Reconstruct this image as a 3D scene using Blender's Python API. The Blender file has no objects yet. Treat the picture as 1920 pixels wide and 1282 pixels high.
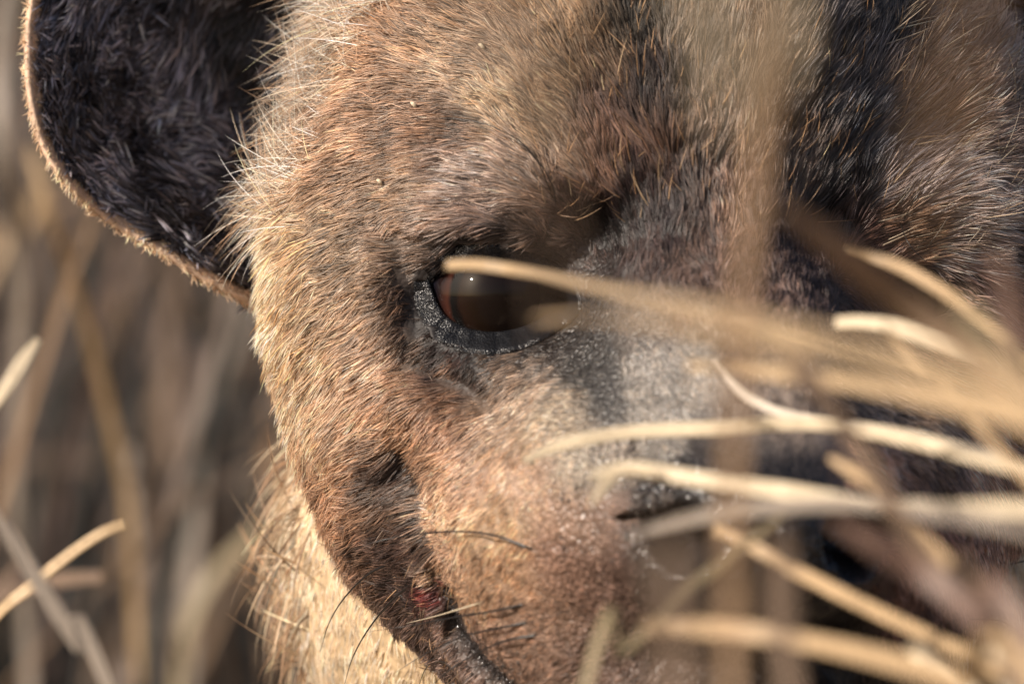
import bpy, math
import numpy as np
from mathutils import Vector, noise as mnoise
R = np.random.default_rng(7)
sc = bpy.context.scene
C = sc.collection
# ---------------------------------------------------------------- scale: one unit u = one photo pixel at the focus plane
S = 0.22 / 1920          # metres per unit
DC = 3.0 / S             # camera distance in units
Z0 = 0.27                # height of the optical axis above the ground, m
GZ = -Z0 / S             # ground in units (z measured from the optical axis)

# ---------------------------------------------------------------- camera
cam_d = bpy.data.cameras.new('camera'); cam = bpy.data.objects.new('camera', cam_d); C.objects.link(cam)
cam.location = (0, -3.0, Z0); cam.rotation_euler = (math.pi / 2, 0, 0)
cam_d.sensor_width = 36; cam_d.lens = 36 * 3.0 / 0.22
cam_d.clip_start = 0.05; cam_d.clip_end = 2000
cam_d.dof.use_dof = True; cam_d.dof.focus_distance = 3.0 + 150 * S
cam_d.dof.aperture_fstop = cam_d.lens / 36.0
sc.camera = cam
# ---------------------------------------------------------------- world, sun, exposure
SUN = Vector((-0.74, -0.50, 0.48)).normalized()      # direction towards the sun
w = bpy.data.worlds.new("World"); sc.world = w; w.use_nodes = True
bg = w.node_tree.nodes['Background']; sky = w.node_tree.nodes.new('ShaderNodeTexSky')
sky.sky_type = 'NISHITA'; sky.sun_disc = False
sky.sun_elevation = math.asin(SUN.z); sky.sun_rotation = math.atan2(SUN.x, SUN.y)
sky.dust_density = 4.0; sky.ozone_density = 0.4; sky.air_density = 0.8
w.node_tree.links.new(sky.outputs[0], bg.inputs[0]); bg.inputs[1].default_value = 0.115
sd = bpy.data.lights.new('sun', 'SUN'); sd.energy = 5.0; sd.angle = math.radians(0.5); sd.color = (1.0, 0.89, 0.78)
so = bpy.data.objects.new('sun', sd); C.objects.link(so)
so.rotation_euler = SUN.to_track_quat('Z', 'Y').to_euler(); so.location = (-3, -2, 3)
vs = sc.view_settings; vs.view_transform = 'Standard'; vs.look = 'None'; vs.exposure = 0.14; vs.gamma = 1; vs.use_curve_mapping = False
sc.cycles.max_bounces = 6; sc.cycles.transparent_max_bounces = 16
sc.cycles.use_denoising = True; sc.cycles.denoiser = 'OPENIMAGEDENOISE'; sc.cycles.denoising_prefilter = 'ACCURATE'; sc.cycles.denoising_input_passes = 'RGB_ALBEDO_NORMAL'
sc.cycles.sample_clamp_indirect = 4

# ---------------------------------------------------------------- coordinates
def P3(px, py, d=0.0):
    """point that sits at photo pixel (px,py) at depth d (towards the camera), in units (x, d, z)"""
    f = (DC - d) / DC
    return ((px - 960) * f, d, (641 - py) * f)
def to_world(a):         # a (...,3) in units x, d, z  -> metres
    a = np.asarray(a, float)
    return np.stack([a[..., 0] * S, -a[..., 1] * S, a[..., 2] * S + Z0], -1)
def proj(a):             # units -> frontal coordinates of the head (px, py)
    f = DC / (DC - a[..., 1])
    return a[..., 0] * f + 960, 641 - a[..., 2] * f

def lin(c):
    c = np.asarray(c, float) / 255.0
    return np.where(c <= 0.04045, c / 12.92, ((c + 0.055) / 1.055) ** 2.4)
def tag(o, label=None, cat=None, group=None, kind=None):
    if label: o['label'] = label
    if cat: o['category'] = cat
    if group: o['group'] = group
    if kind: o['kind'] = kind
    return o
def mesh_obj(name, V, F, mat, parent=None, smooth=True, cols=None, attrs=None):
    """V in metres"""
    me = bpy.data.meshes.new(name)
    V = np.asarray(V, np.float32)
    if isinstance(F, np.ndarray):
        n, k = F.shape
        me.vertices.add(len(V)); me.vertices.foreach_set('co', V.ravel())
        me.loops.add(n * k); me.loops.foreach_set('vertex_index', F.astype(np.int32).ravel())
        me.polygons.add(n); me.polygons.foreach_set('loop_start', np.arange(0, n * k, k, dtype=np.int32))
        me.update(calc_edges=True); me.validate()
    else:
        me.from_pydata([tuple(v) for v in V], [], F)
    if smooth: me.polygons.foreach_set('use_smooth', [True] * len(me.polygons))
    if cols is not None:
        a = me.attributes.new('tint', 'FLOAT_COLOR', 'POINT')
        c4 = np.ones((len(V), 4), np.float32); c4[:, :3] = cols
        a.data.foreach_set('color', c4.ravel())
    for nm, v in (attrs or {}).items():
        a = me.attributes.new(nm, 'FLOAT', 'POINT'); a.data.foreach_set('value', np.asarray(v, np.float32))
    if mat: me.materials.append(mat)
    o = bpy.data.objects.new(name, me); C.objects.link(o)
    if parent: o.parent = parent
    return o
class NT:
    def __init__(s, name):
        s.m = bpy.data.materials.new(name); s.m.use_nodes = True; s.t = s.m.node_tree
        s.b = s.t.nodes['Principled BSDF']
    def n(s, typ, **kw):
        x = s.t.nodes.new(typ)
        for k, v in kw.items():
            if k.startswith('i_'): x.inputs[k[2:].replace('_', ' ')].default_value = v
            else: setattr(x, k, v)
        return x
    def l(s, a, b): s.t.links.new(a, b)

# smooth vector noise made of random plane waves
class Wave:
    def __init__(s, scale, n=28, dim=3, seed=0):
        r = np.random.default_rng(seed)
        k = r.normal(size=(n, dim)); k /= np.linalg.norm(k, axis=1)[:, None]
        s.k = k * (2 * math.pi / scale) * r.uniform(0.55, 1.5, (n, 1)); s.p = r.uniform(0, 6.28, n); s.a = math.sqrt(2.0 / n)
    def __call__(s, p):
        out = np.zeros(p.shape[:-1])
        for k, q in zip(s.k, s.p): out += np.sin(p @ k + q)
        return out * s.a

def gauss(px, py, cx, cy, rx, ry=None, ang=0.0):
    ry = rx if ry is None else ry
    c, s_ = math.cos(math.radians(ang)), math.sin(math.radians(ang))
    dx, dy = px - cx, -(py - cy)          # up positive
    a = (dx * c + dy * s_) / rx; b = (-dx * s_ + dy * c) / ry
    return np.exp(-(a * a + b * b))
def polydist(px, py, pts):
    """distance to polyline and the parameter 0..1 along it"""
    best = np.full(px.shape, 1e9); par = np.zeros(px.shape)
    n = len(pts) - 1
    for i in range(n):
        ax, ay = pts[i]; bx, by = pts[i + 1]
        ex, ey = bx - ax, by - ay; L = ex * ex + ey * ey
        t = np.clip(((px - ax) * ex + (py - ay) * ey) / L, 0, 1)
        d = np.hypot(px - ax - t * ex, py - ay - t * ey)
        m = d < best; best = np.where(m, d, best); par = np.where(m, (i + t) / n, par)
    return best, par

# ================================================================ HYENA HEAD (signed distance, sampled radially)
EYEL = np.array(P3(925, 556, -112)); ERAD = 150.0
YAW = math.radians(8)
MX, MZ = 1325 - 960, 641 - 550            # centre line at depth 0, eye level
def local(p):                             # units -> symmetric head frame (|x|, d, z)
    x = p[..., 0] - MX; d = p[..., 1]; z = p[..., 2] - MZ
    c, s_ = math.cos(YAW), math.sin(YAW)
    return np.stack([x * c - d * s_, x * s_ + d * c, z], -1)
def unlocal(q):
    c, s_ = math.cos(YAW), math.sin(YAW)
    x = q[0] * c + q[1] * s_; d = -q[0] * s_ + q[1] * c
    return np.array([x + MX, d, q[2] + MZ])
def ell(q, c, r):
    r = np.array(r, float); k = q - np.array(c, float)
    k0 = np.linalg.norm(k / r, axis=-1); k1 = np.linalg.norm(k / (r * r), axis=-1) + 1e-9
    return k0 * (k0 - 1) / k1
def caps(q, a, b, ra, rb, sx=1.0):
    a = np.array(a, float); b = np.array(b, float); ab = b - a
    t = np.clip(((q - a) @ ab) / (ab @ ab), 0, 1)
    v = q - (a + t[..., None] * ab); v[..., 0] /= sx
    return np.linalg.norm(v, axis=-1) - (ra + (rb - ra) * t)
def smin(a, b, k):
    h = np.clip(0.5 + 0.5 * (b - a) / k, 0, 1)
    return b + (a - b) * h - k * h * (1 - h)
EL = local(EYEL) * np.array((-1, 1, 1))      # the left eye's centre in the mirrored frame
LIP = [(765, 850), (800, 930), (815, 1010), (835, 1100), (862, 1180), (905, 1240), (985, 1310), (1100, 1380), (1300, 1400), (1500, 1390), (1700, 1350), (1850, 1230), (1900, 1050)]
wv1 = Wave(420, seed=1); wv2 = Wave(130, seed=2); wv3 = Wave(38, seed=3)
def sdf(p):
    q = local(p); qa = q.copy(); qa[..., 0] = np.abs(qa[..., 0])
    # (x, d, z)
    f = ell(qa, (0, -520, 330), (610, 560, 600))
    f = smin(f, ell(qa, (355, -430, -40), (405, 415, 560)), 160)
    f = smin(f, ell(qa, (0, -190, 300), (390, 270, 400)), 120)
    f = smin(f, ell(qa, (365, -105, 165), (190, 120, 105)), 80)
    f = smin(f, caps(qa, (0, -120, 20), (0, 470, -330), 290, 205), 150)
    f = smin(f, ell(qa, (150, 300, -420), (250, 330, 260)), 90)
    f = smin(f, ell(qa, (240, 40, -520), (225, 330, 400)), 170)
    f = smin(f, ell(qa, (275, -280, -410), (310, 370, 370)), 190)
    f = smin(f, ell(qa, (0, 180, -840), (300, 380, 230)), 80)
    f = smin(f, ell(qa, (0, 620, -440), (262, 185, 185)), 34)      # nose pad
    # nostrils: comma shaped hollows
    f = -smin(-f, ell(qa, (150, 720, -450), (62, 110, 66)), 34)
    f = -smin(-f, ell(qa, (215, 660, -415), (70, 120, 22)), 20)
    f = -smin(-f, ell(qa, (0, 790, -520), (12, 60, 90)), 24)       # philtrum
    # eye sockets
    f = -smin(-f, ell(qa, EL + np.array((0, 70, 0)), (122, 120, 62)), 50)
    px, py = proj(p)
    # relief in the frontal map of the face
    D = 0.0
    dl, t = polydist(px, py, LIP)
    D -= (12 + 26 * np.clip((py - 1050) / 120, 0, 1)) * np.exp(-(dl / 22) ** 2)                              # mouth line
    D += 30 * gauss(px, py, 875, 1010, 55, 170, 8)                 # upper lip roll
    D -= 22 * gauss(px, py, 752, 880, 45, 55)                      # pit at the corner of the mouth
    D -= 6 * gauss(px, py, 690, 1060, 50, 190, 24)
    D += 10 * gauss(px, py, 625, 900, 60, 200, 20)
    D += 12 * gauss(px, py, 760, 760, 160, 50, 35)
    D -= 22 * gauss(px, py, 835, 715, 110, 26, -25)
    D += 20 * gauss(px, py, 900, 425, 120, 26, -8)                 # upper lid folds
    D -= 26 * gauss(px, py, 900, 470, 130, 18, -8)
    D -= 22 * gauss(px, py, 770, 560, 22, 80, 10)
    D += 16 * gauss(px, py, 720, 560, 30, 120, 10)
    D += 22 * gauss(px, py, 1010, 330, 120, 60, -30)
    D -= 45 * gauss(px, py, 1130, 450, 55, 60)
    D -= 40 * gauss(px, py, 1545, 430, 60, 60)
    D += 18 * gauss(px, py, 1230, 250, 70, 160)
    D -= 16 * gauss(px, py, 1100, 640, 60, 140, 20)
    D += 2.5 * wv2(p) + 7 * wv1(p) + 0.8 * wv3(p)
    ex = (px - 934) / 128; ez = (py - 566 - 8 * ex) / 82
    D -= 46 * np.exp(-(ex * ex + ez * ez) ** 3)                    # hollow that takes the eyeball and lids
    front = np.clip((p[..., 1] + 750) / 200, 0, 1)
    return (f - D * front)
def sdn(p, h=6.0):
    g = np.stack([sdf(p + np.eye(3)[i] * h) - sdf(p - np.eye(3)[i] * h) for i in range(3)], -1)
    return g / (np.linalg.norm(g, axis=-1, keepdims=True) + 1e-9)
O = unlocal((0, -330, -60))
NT_, NP_ = 430, 820
th = np.linspace(0.0, math.pi * 0.93, NT_)
ph = np.linspace(0, 2 * math.pi, NP_, endpoint=False)
T, PH = np.meshgrid(th, ph, indexing='ij')
AX = unlocal((0, 640, -430)) - O; AX /= np.linalg.norm(AX)
U1 = np.cross(AX, [0, 0, 1.0]); U1 /= np.linalg.norm(U1); U2 = np.cross(U1, AX)
DIR = np.cos(T)[..., None] * AX + np.sin(T)[..., None] * (np.cos(PH)[..., None] * U1 + np.sin(PH)[..., None] * U2)
def march(DIR, t, n, lo=-30, k=0.62):
    for i in range(n):                     # from outside inwards
        t = np.maximum(t - np.clip(sdf(O + DIR * t[..., None]), lo, 400) * k, 30)
    return t
st = 5
tc = march(DIR[::st, ::st], np.full(DIR[::st, ::st].shape[:-1], 1900.0), 60)
def fine(a, n, axis, wrap):
    a = np.moveaxis(a, axis, 0); k = np.arange(n) / st; i = np.floor(k).astype(int); f = (k - i)
    j = (i + 1) % len(a) if wrap else np.minimum(i + 1, len(a) - 1)
    f = f.reshape((-1,) + (1,) * (a.ndim - 1))
    return np.moveaxis(a[i] * (1 - f) + a[j] * f, 0, axis)
t_ = fine(fine(tc, NT_, 0, False), NP_, 1, True)
t_ = march(DIR, t_ + 25, 9, -30, 0.7)
HV = O + DIR * t_[..., None]
idx = np.arange(NT_ * NP_).reshape(NT_, NP_)
F = np.stack([idx[:-1], np.roll(idx, -1, 1)[:-1], np.roll(idx, -1, 1)[1:], idx[1:]], -1).reshape(-1, 4)

#@@FIELDS
# coat map: px, py, colour (as it appears, shade included on the right half), comb angle (deg, root to tip), length, lift, density, reach
K = np.array([
 # cheek and temple
 (560,120, 175,150,125, 165,150,.45,.8, 90),(640,40, 165,140,110, 140,120,.45,.8, 80),(500,260, 190,160,130, 180,120,.45,1, 80),
 (480,380, 215,180,135, 195,85,.40,1, 70),(500,480, 225,190,140, 215,70,.35,1, 60),(520,600, 215,180,130, 235,60,.35,1, 60),
 (720,60, 150,112,72, 160,55,.30,1, 90),(700,180, 158,122,84, 185,52,.26,1, 90),(620,300, 158,122,84, 192,50,.26,1, 80),
 (780,230, 128,98,70, 185,42,.24,1, 90),(850,260, 112,84,60, 185,40,.22,1, 50),(860,120, 150,122,88, 160,40,.25,1, 80),
 (600,430, 152,126,92, 200,46,.24,1, 80),(700,380, 140,112,80, 195,42,.22,1, 80),(780,330, 150,122,90, 190,40,.22,1, 60),
 (600,560, 165,136,98, 212,46,.24,1, 80),(690,500, 140,116,88, 205,42,.22,1, 70),(760,450, 150,124,98, 195,40,.2,1, 55),
 (580,680, 182,150,108, 228,50,.26,1, 80),(680,620, 160,130,98, 218,44,.22,1, 70),(745,560, 118,90,72, 225,30,.2,1, 34),
 (540,760, 200,165,118, 235,60,.3,1, 50),(650,730, 184,148,108, 220,48,.22,1, 80),(730,720, 186,146,106, 220,42,.2,1, 60),
 (590,840, 158,124,86, 232,56,.26,1, 60),(680,820, 156,120,84, 216,50,.24,1, 60),(760,790, 168,128,88, 214,46,.22,1, 50),
 (640,940, 138,102,68, 215,56,.26,1, 60),(748,880, 44,32,26, 200,56,.3,1, 58),(700,940, 118,88,60, 205,56,.28,1, 45),
 (620,1010, 132,98,66, 220,52,.26,1, 50),(725,1020, 70,50,38, 196,56,.28,1, 45),(770,1000, 54,38,30, 192,52,.28,1, 34),
 (680,1090, 112,82,58, 215,44,.24,1, 50),(765,1090, 46,32,27, 195,44,.24,1, 45),(720,1170, 104,82,66, 222,36,.22,1, 45),
 (790,1180, 84,66,56, 215,30,.2,1, 40),(770,1245, 110,90,76, 225,30,.2,1, 40),(812,1122, 112,24,18, 200,26,.4,1, 18),
 (840,1240, 112,92,80, 225,22,.2,.8, 40),
 # below the eye
 (800,680, 56,38,34, 215,28,.2,.9, 34),(880,705, 70,50,44, 220,26,.2,.9, 40),(840,760, 150,114,82, 225,36,.2,1, 45),
 (870,810, 128,98,72, 222,34,.2,1, 40),(960,720, 158,134,108, 228,24,.2,.9, 60),(940,800, 160,132,102, 222,26,.18,.9, 60),
 (830,880, 178,140,104, 200,34,.2,1, 35),(830,960, 186,150,116, 200,30,.22,1, 35),(850,1060, 180,146,116, 205,26,.22,1, 32),
 (880,900, 166,134,106, 210,24,.18,.8, 45),(920,980, 160,132,98, 215,24,.18,.8, 50),(900,1100, 140,112,84, 215,22,.18,.8, 45),
 (960,1080, 142,112,84, 215,20,.18,.7, 50),(1000,900, 164,136,112, 200,18,.16,.6, 55),(1010,1180, 132,104,84, 210,18,.18,.6, 70),
 # eyelids and brow
 (800,600, 44,36,34, 230,16,.15,.5, 34),(900,668, 34,28,27, 230,14,.15,.5, 40),(1010,640, 70,60,52, 220,14,.15,.5, 36),
 (800,500, 60,48,42, 205,26,.15,.8, 30),(880,455, 50,40,36, 198,40,.12,1, 34),(960,455, 44,36,32, 170,34,.14,1, 34),
 (930,400, 148,124,104, 200,44,.18,1, 40),(840,400, 158,134,112, 195,50,.2,1, 40),(1010,400, 128,104,82, 150,36,.2,1, 45),
 (880,330, 178,156,134, 175,48,.22,1, 50),(960,330, 156,132,108, 155,40,.22,1, 50),(1050,300, 146,122,94, 125,38,.24,1, 55),
 # forehead
 (980,180, 158,132,94, 140,40,.25,1, 80),(1060,60, 140,112,74, 125,42,.28,1, 70),(1000,20, 150,118,76, 130,42,.28,1, 60),
 (1130,150, 96,76,54, 112,44,.3,1, 50),(1190,60, 62,54,42, 105,44,.3,1, 50),(1230,200, 60,50,44, 98,46,.3,1, 60),
 (1160,250, 104,80,64, 108,44,.3,1, 45),(1240,290, 116,86,64, 98,44,.32,1, 45),(1120,320, 130,98,74, 112,38,.28,1, 45),
 (1200,350, 42,28,26, 96,40,.3,1, 45),(1130,430, 26,20,20, 100,34,.28,1, 45),(1260,400, 48,36,33, 94,38,.3,1, 60),
 (1330,250, 134,112,88, 85,48,.32,1, 60),(1360,100, 132,114,90, 82,46,.3,1, 70),(1340,380, 118,94,74, 90,42,.3,1, 55),
 (1070,400, 104,80,64, 120,30,.24,1, 40),(1080,500, 76,60,52, 130,20,.2,.9, 36),(1200,500, 72,56,48, 98,26,.24,1, 50),
 (1300,540, 96,76,62, 92,26,.24,1, 60),
 # bridge and side of the muzzle: very short hair over granular skin
 (1100,580, 58,57,55, 140,11,.2,.5, 45),(1200,600, 112,102,88, 110,12,.2,.5, 55),(1100,680, 84,82,76, 135,11,.2,.5, 55),
 (1140,760, 88,86,80, 130,10,.2,.4, 40),(1230,720, 158,150,134, 120,14,.2,.8, 50),(1230,800, 152,144,128, 120,14,.2,.8, 45),
 (1040,790, 156,140,114, 170,14,.2,.6, 55),(1310,700, 140,130,112, 100,14,.2,.7, 50),(1090,880, 150,140,122, 150,12,.2,.7, 50),
 (1150,850, 154,142,124, 130,12,.2,.7, 40),(1060,960, 150,122,102, 190,10,.2,.4, 45),(1120,980, 152,124,106, 190,9,.2,.3, 50),
 (1060,1060, 128,98,82, 200,9,.2,.3, 55),(1140,1100, 122,94,80, 200,9,.2,.3, 60),(1110,1230, 112,88,74, 205,12,.2,.4, 70),
 # nose pad and around
 (1270,960, 30,27,26, 90,0,.1,0, 60),(1400,960, 26,24,24, 90,0,.1,0, 110),(1540,1050, 20,18,19, 90,0,.1,0, 90),
 (1240,1080, 62,52,46, 200,0,.1,0, 50),(1370,1130, 26,23,22, 200,0,.2,0, 80),(1260,1200, 92,74,62, 210,14,.2,.5, 60),
 (1560,1210, 24,20,19, 270,26,.2,.8, 80),(1400,1260, 44,36,30, 260,24,.2,.8, 70),
 (1380,820, 92,84,74, 90,10,.2,.5, 60),(1460,760, 104,90,74, 80,12,.2,.6, 60),
 # right half of the face
 (1450,560, 84,66,54, 80,26,.24,1, 55),(1400,640, 96,80,66, 80,18,.22,.9, 50),(1520,500, 46,36,32, 75,32,.26,1, 50),
 (1480,300, 88,74,60, 72,50,.3,1, 45),(1470,140, 104,88,66, 74,50,.3,1, 50),(1580,150, 60,56,54, 62,56,.3,1, 70),
 (1590,280, 50,48,48, 62,56,.3,1, 60),(1560,390, 36,32,32, 80,50,.3,1, 50),(1650,60, 52,48,44, 55,56,.3,1, 60),
 (1700,200, 104,88,72, 45,64,.3,1, 50),(1690,330, 92,84,78, 38,64,.32,1, 50),(1790,340, 140,124,108, 15,74,.32,1, 60),
 (1620,450, 66,44,32, 40,34,.26,1, 45),(1800,180, 130,108,86, 40,74,.34,1, 70),(1790,60, 128,110,90, 45,80,.4,1, 70),
 (1850,420, 120,104,88, 350,70,.3,1, 60),(1880,300, 112,94,78, 5,80,.34,1, 70),(1900,120, 116,104,92, 30,110,.42,1, 60),
 (1700,430, 110,84,56, 20,40,.24,1, 40),(1640,560, 52,38,30, 330,20,.2,.8, 45),(1760,600, 66,50,38, 330,20,.2,.8, 50),
 (1880,560, 112,88,72, 335,56,.26,1, 60),(1800,700, 116,94,74, 325,48,.24,1, 60),(1700,700, 90,74,58, 318,36,.22,1, 55),
 (1650,740, 66,58,50, 315,26,.22,1, 45),(1880,820, 108,86,68, 325,52,.24,1, 60),(1760,790, 94,78,60, 318,40,.24,1, 50),
 (1760,880, 62,48,38, 300,36,.26,1, 40),(1850,900, 108,86,70, 310,44,.24,1, 50),(1640,900, 104,80,64, 300,26,.2,.8, 50),
 (1750,1020, 104,74,60, 300,24,.2,.8, 60),(1850,1060, 108,86,74, 305,36,.22,.9, 70),(1700,1130, 92,66,54, 290,24,.2,.7, 60),
 (1780,1180, 74,56,46, 300,30,.24,.8, 60),(1880,1240, 104,88,72, 300,36,.24,.9, 60),
 # beyond the frame, for views from the side
 (400,700, 205,172,128, 235,60,.35,1, 160),(500,1150, 205,180,140, 245,60,.35,1, 120),(900,-200, 140,110,76, 150,60,.3,1, 200),
 (1350,-250, 120,100,74, 90,60,.3,1, 160),(1750,-200, 96,82,66, 50,70,.34,1, 160),(2150,300, 120,98,78, 350,70,.32,1, 180),
 (2100,800, 116,94,74, 320,60,.3,1, 180),(2000,1250, 110,90,70, 300,46,.26,1, 140),(1100,1420, 120,98,80, 250,30,.22,.8, 130),
 (1500,1500, 90,76,62, 270,40,.26,.9, 180),
], float)
Kc = lin(K[:, 2:5]); Ka = np.radians(K[:, 5])
def coat(px, py):
    n = len(px)
    out = [np.zeros((n, 3)), np.zeros(n), np.zeros(n), np.zeros(n), np.zeros(n), np.zeros(n)]
    # wobble the lookup so patches keep ragged borders
    for s0 in range(0, n, 40000):
        a = slice(s0, s0 + 40000)
        d2 = (px[a, None] - K[None, :, 0]) ** 2 + (py[a, None] - K[None, :, 1]) ** 2
        r2 = (K[:, 9] * 0.85) ** 2
        wt = np.exp(-d2 / r2) + 1e-3 / (1 + (d2 / r2) ** 2); wt /= wt.sum(1, keepdims=True)
        out[0][a] = wt @ Kc; out[1][a] = wt @ np.cos(Ka); out[2][a] = wt @ np.sin(Ka)
        out[3][a] = wt @ K[:, 6]; out[4][a] = wt @ K[:, 7]; out[5][a] = wt @ K[:, 8]
    return out
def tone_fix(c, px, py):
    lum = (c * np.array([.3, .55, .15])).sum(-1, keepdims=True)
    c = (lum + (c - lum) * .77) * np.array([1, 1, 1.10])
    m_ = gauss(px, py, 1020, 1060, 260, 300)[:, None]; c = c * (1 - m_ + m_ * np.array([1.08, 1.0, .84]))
    k = 1.27 * np.interp(px, [1300, 1550], [1, 1.9]) * (1 + .35 * gauss(px, py, 930, 1020, 200, 220) + .25 * gauss(px, py, 480, 450, 90, 400) + .2 * gauss(px, py, 560, 100, 120, 200))  # right half lightened in colour to offset the shade it lies in
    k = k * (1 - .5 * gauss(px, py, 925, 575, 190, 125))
    k = k * (1 + .8 * gauss(px, py, 1780, 760, 320, 330) + .35 * gauss(px, py, 620, 950, 75, 200))  # colour lifted in the muzzle's shadow and along the self-shadowed jaw band
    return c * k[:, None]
def bare(px, py):
    """where granular, damp skin shows (0..1) and where it is the wet black nose pad"""
    g = np.clip(1.15 * gauss(px, py, 1130, 800, 190, 330, 12) + gauss(px, py, 1160, 1080, 150, 190) + .3 * gauss(px, py, 1030, 620, 60, 60), 0, 1)
    nose = np.clip(1.6 * gauss(px, py, 1400, 1010, 240, 160), 0, 1)
    return g, nose

# ---------------------------------------------------------------- materials of the animal
def fur_material(name, rough=0.32):
    k = NT(name)
    at = k.n('ShaderNodeAttribute', attribute_name='tint'); k.l(at.outputs['Color'], k.b.inputs['Base Color'])
    k.b.inputs['Roughness'].default_value = .36; k.b.inputs['Specular IOR Level'].default_value = .55
    tr = k.n('ShaderNodeBsdfTranslucent'); k.l(at.outputs['Color'], tr.inputs[0]); mx = k.n('ShaderNodeMixShader'); mx.inputs[0].default_value = .25
    out = [x for x in k.t.nodes if x.type == 'OUTPUT_MATERIAL'][0]
    k.l(k.b.outputs[0], mx.inputs[1]); k.l(tr.outputs[0], mx.inputs[2]); k.l(mx.outputs[0], out.inputs['Surface'])
    return k.m
FUR = fur_material('fur_hair')
def skin_material():
    k = NT('skin')
    at = k.n('ShaderNodeAttribute', attribute_name='tint'); wet = k.n('ShaderNodeAttribute', attribute_name='wet'); gr = k.n('ShaderNodeAttribute', attribute_name='grain')
    tc = k.n('ShaderNodeTexCoord')
    vo = k.n('ShaderNodeTexVoronoi', feature='F1'); vo.inputs['Scale'].default_value = 820
    nz = k.n('ShaderNodeTexNoise'); nz.inputs['Scale'].default_value = 300; nz.inputs['Detail'].default_value = 5
    mx = k.n('ShaderNodeVectorMath', operation='MULTIPLY_ADD'); k.l(nz.outputs['Color'], mx.inputs[0]); mx.inputs[1].default_value = (.0016,) * 3; k.l(tc.outputs['Object'], mx.inputs[2])
    k.l(mx.outputs[0], vo.inputs['Vector']); k.l(tc.outputs['Object'], nz.inputs['Vector'])
    # dark cracks between grains
    cr = k.n('ShaderNodeMapRange'); k.l(vo.outputs['Distance'], cr.inputs[0]); cr.inputs[1].default_value = .25; cr.inputs[2].default_value = .75; cr.inputs[3].default_value = 1.1; cr.inputs[4].default_value = .5
    m1 = k.n('ShaderNodeMix', data_type='FLOAT'); k.l(gr.outputs['Fac'], m1.inputs[0]); m1.inputs[2].default_value = 1; k.l(cr.outputs[0], m1.inputs[3])
    n2 = k.n('ShaderNodeMapRange'); k.l(nz.outputs['Fac'], n2.inputs[0]); n2.inputs[1].default_value = .3; n2.inputs[2].default_value = .7; n2.inputs[3].default_value = .62; n2.inputs[4].default_value = 1.3
    mm = k.n('ShaderNodeMath', operation='MULTIPLY'); k.l(m1.outputs[0], mm.inputs[0]); k.l(n2.outputs[0], mm.inputs[1])
    vm = k.n('ShaderNodeVectorMath', operation='SCALE'); k.l(at.outputs['Color'], vm.inputs[0]); k.l(mm.outputs[0], vm.inputs['Scale'])
    k.l(vm.outputs[0], k.b.inputs['Base Color'])
    ro = k.n('ShaderNodeMapRange'); k.l(wet.outputs['Fac'], ro.inputs[0]); ro.inputs[3].default_value = .62; ro.inputs[4].default_value = .14
    k.l(ro.outputs[0], k.b.inputs['Roughness'])
    h1 = k.n('ShaderNodeMath', operation='MULTIPLY'); k.l(vo.outputs['Distance'], h1.inputs[0]); h1.inputs[1].default_value = -1
    h2 = k.n('ShaderNodeMath', operation='MULTIPLY_ADD'); k.l(nz.outputs['Fac'], h2.inputs[0]); h2.inputs[1].default_value = .8; k.l(h1.outputs[0], h2.inputs[2])
    bs = k.n('ShaderNodeMath', operation='MULTIPLY_ADD'); k.l(gr.outputs['Fac'], bs.inputs[0]); bs.inputs[1].default_value = .75; bs.inputs[2].default_value = .15
    bp = k.n('ShaderNodeBump'); bp.inputs['Distance'].default_value = .0012; k.l(bs.outputs[0], bp.inputs['Strength']); k.l(h2.outputs[0], bp.inputs['Height'])
    k.l(bp.outputs[0], k.b.inputs['Normal'])
    k.b.inputs['Subsurface Weight'].default_value = .0
    k.b.inputs['Specular IOR Level'].default_value = .38
    return k.m
SKIN = skin_material()

# ---------------------------------------------------------------- the hyena
def empty(name, loc):
    o = bpy.data.objects.new(name, None); C.objects.link(o); o.location = loc; o.empty_display_size = .05; return o
hy = empty('hyena', (0, 0, 0))
tag(hy, 'spotted hyena with brown and black face fur peering out of dry grass', 'hyena')

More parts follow.
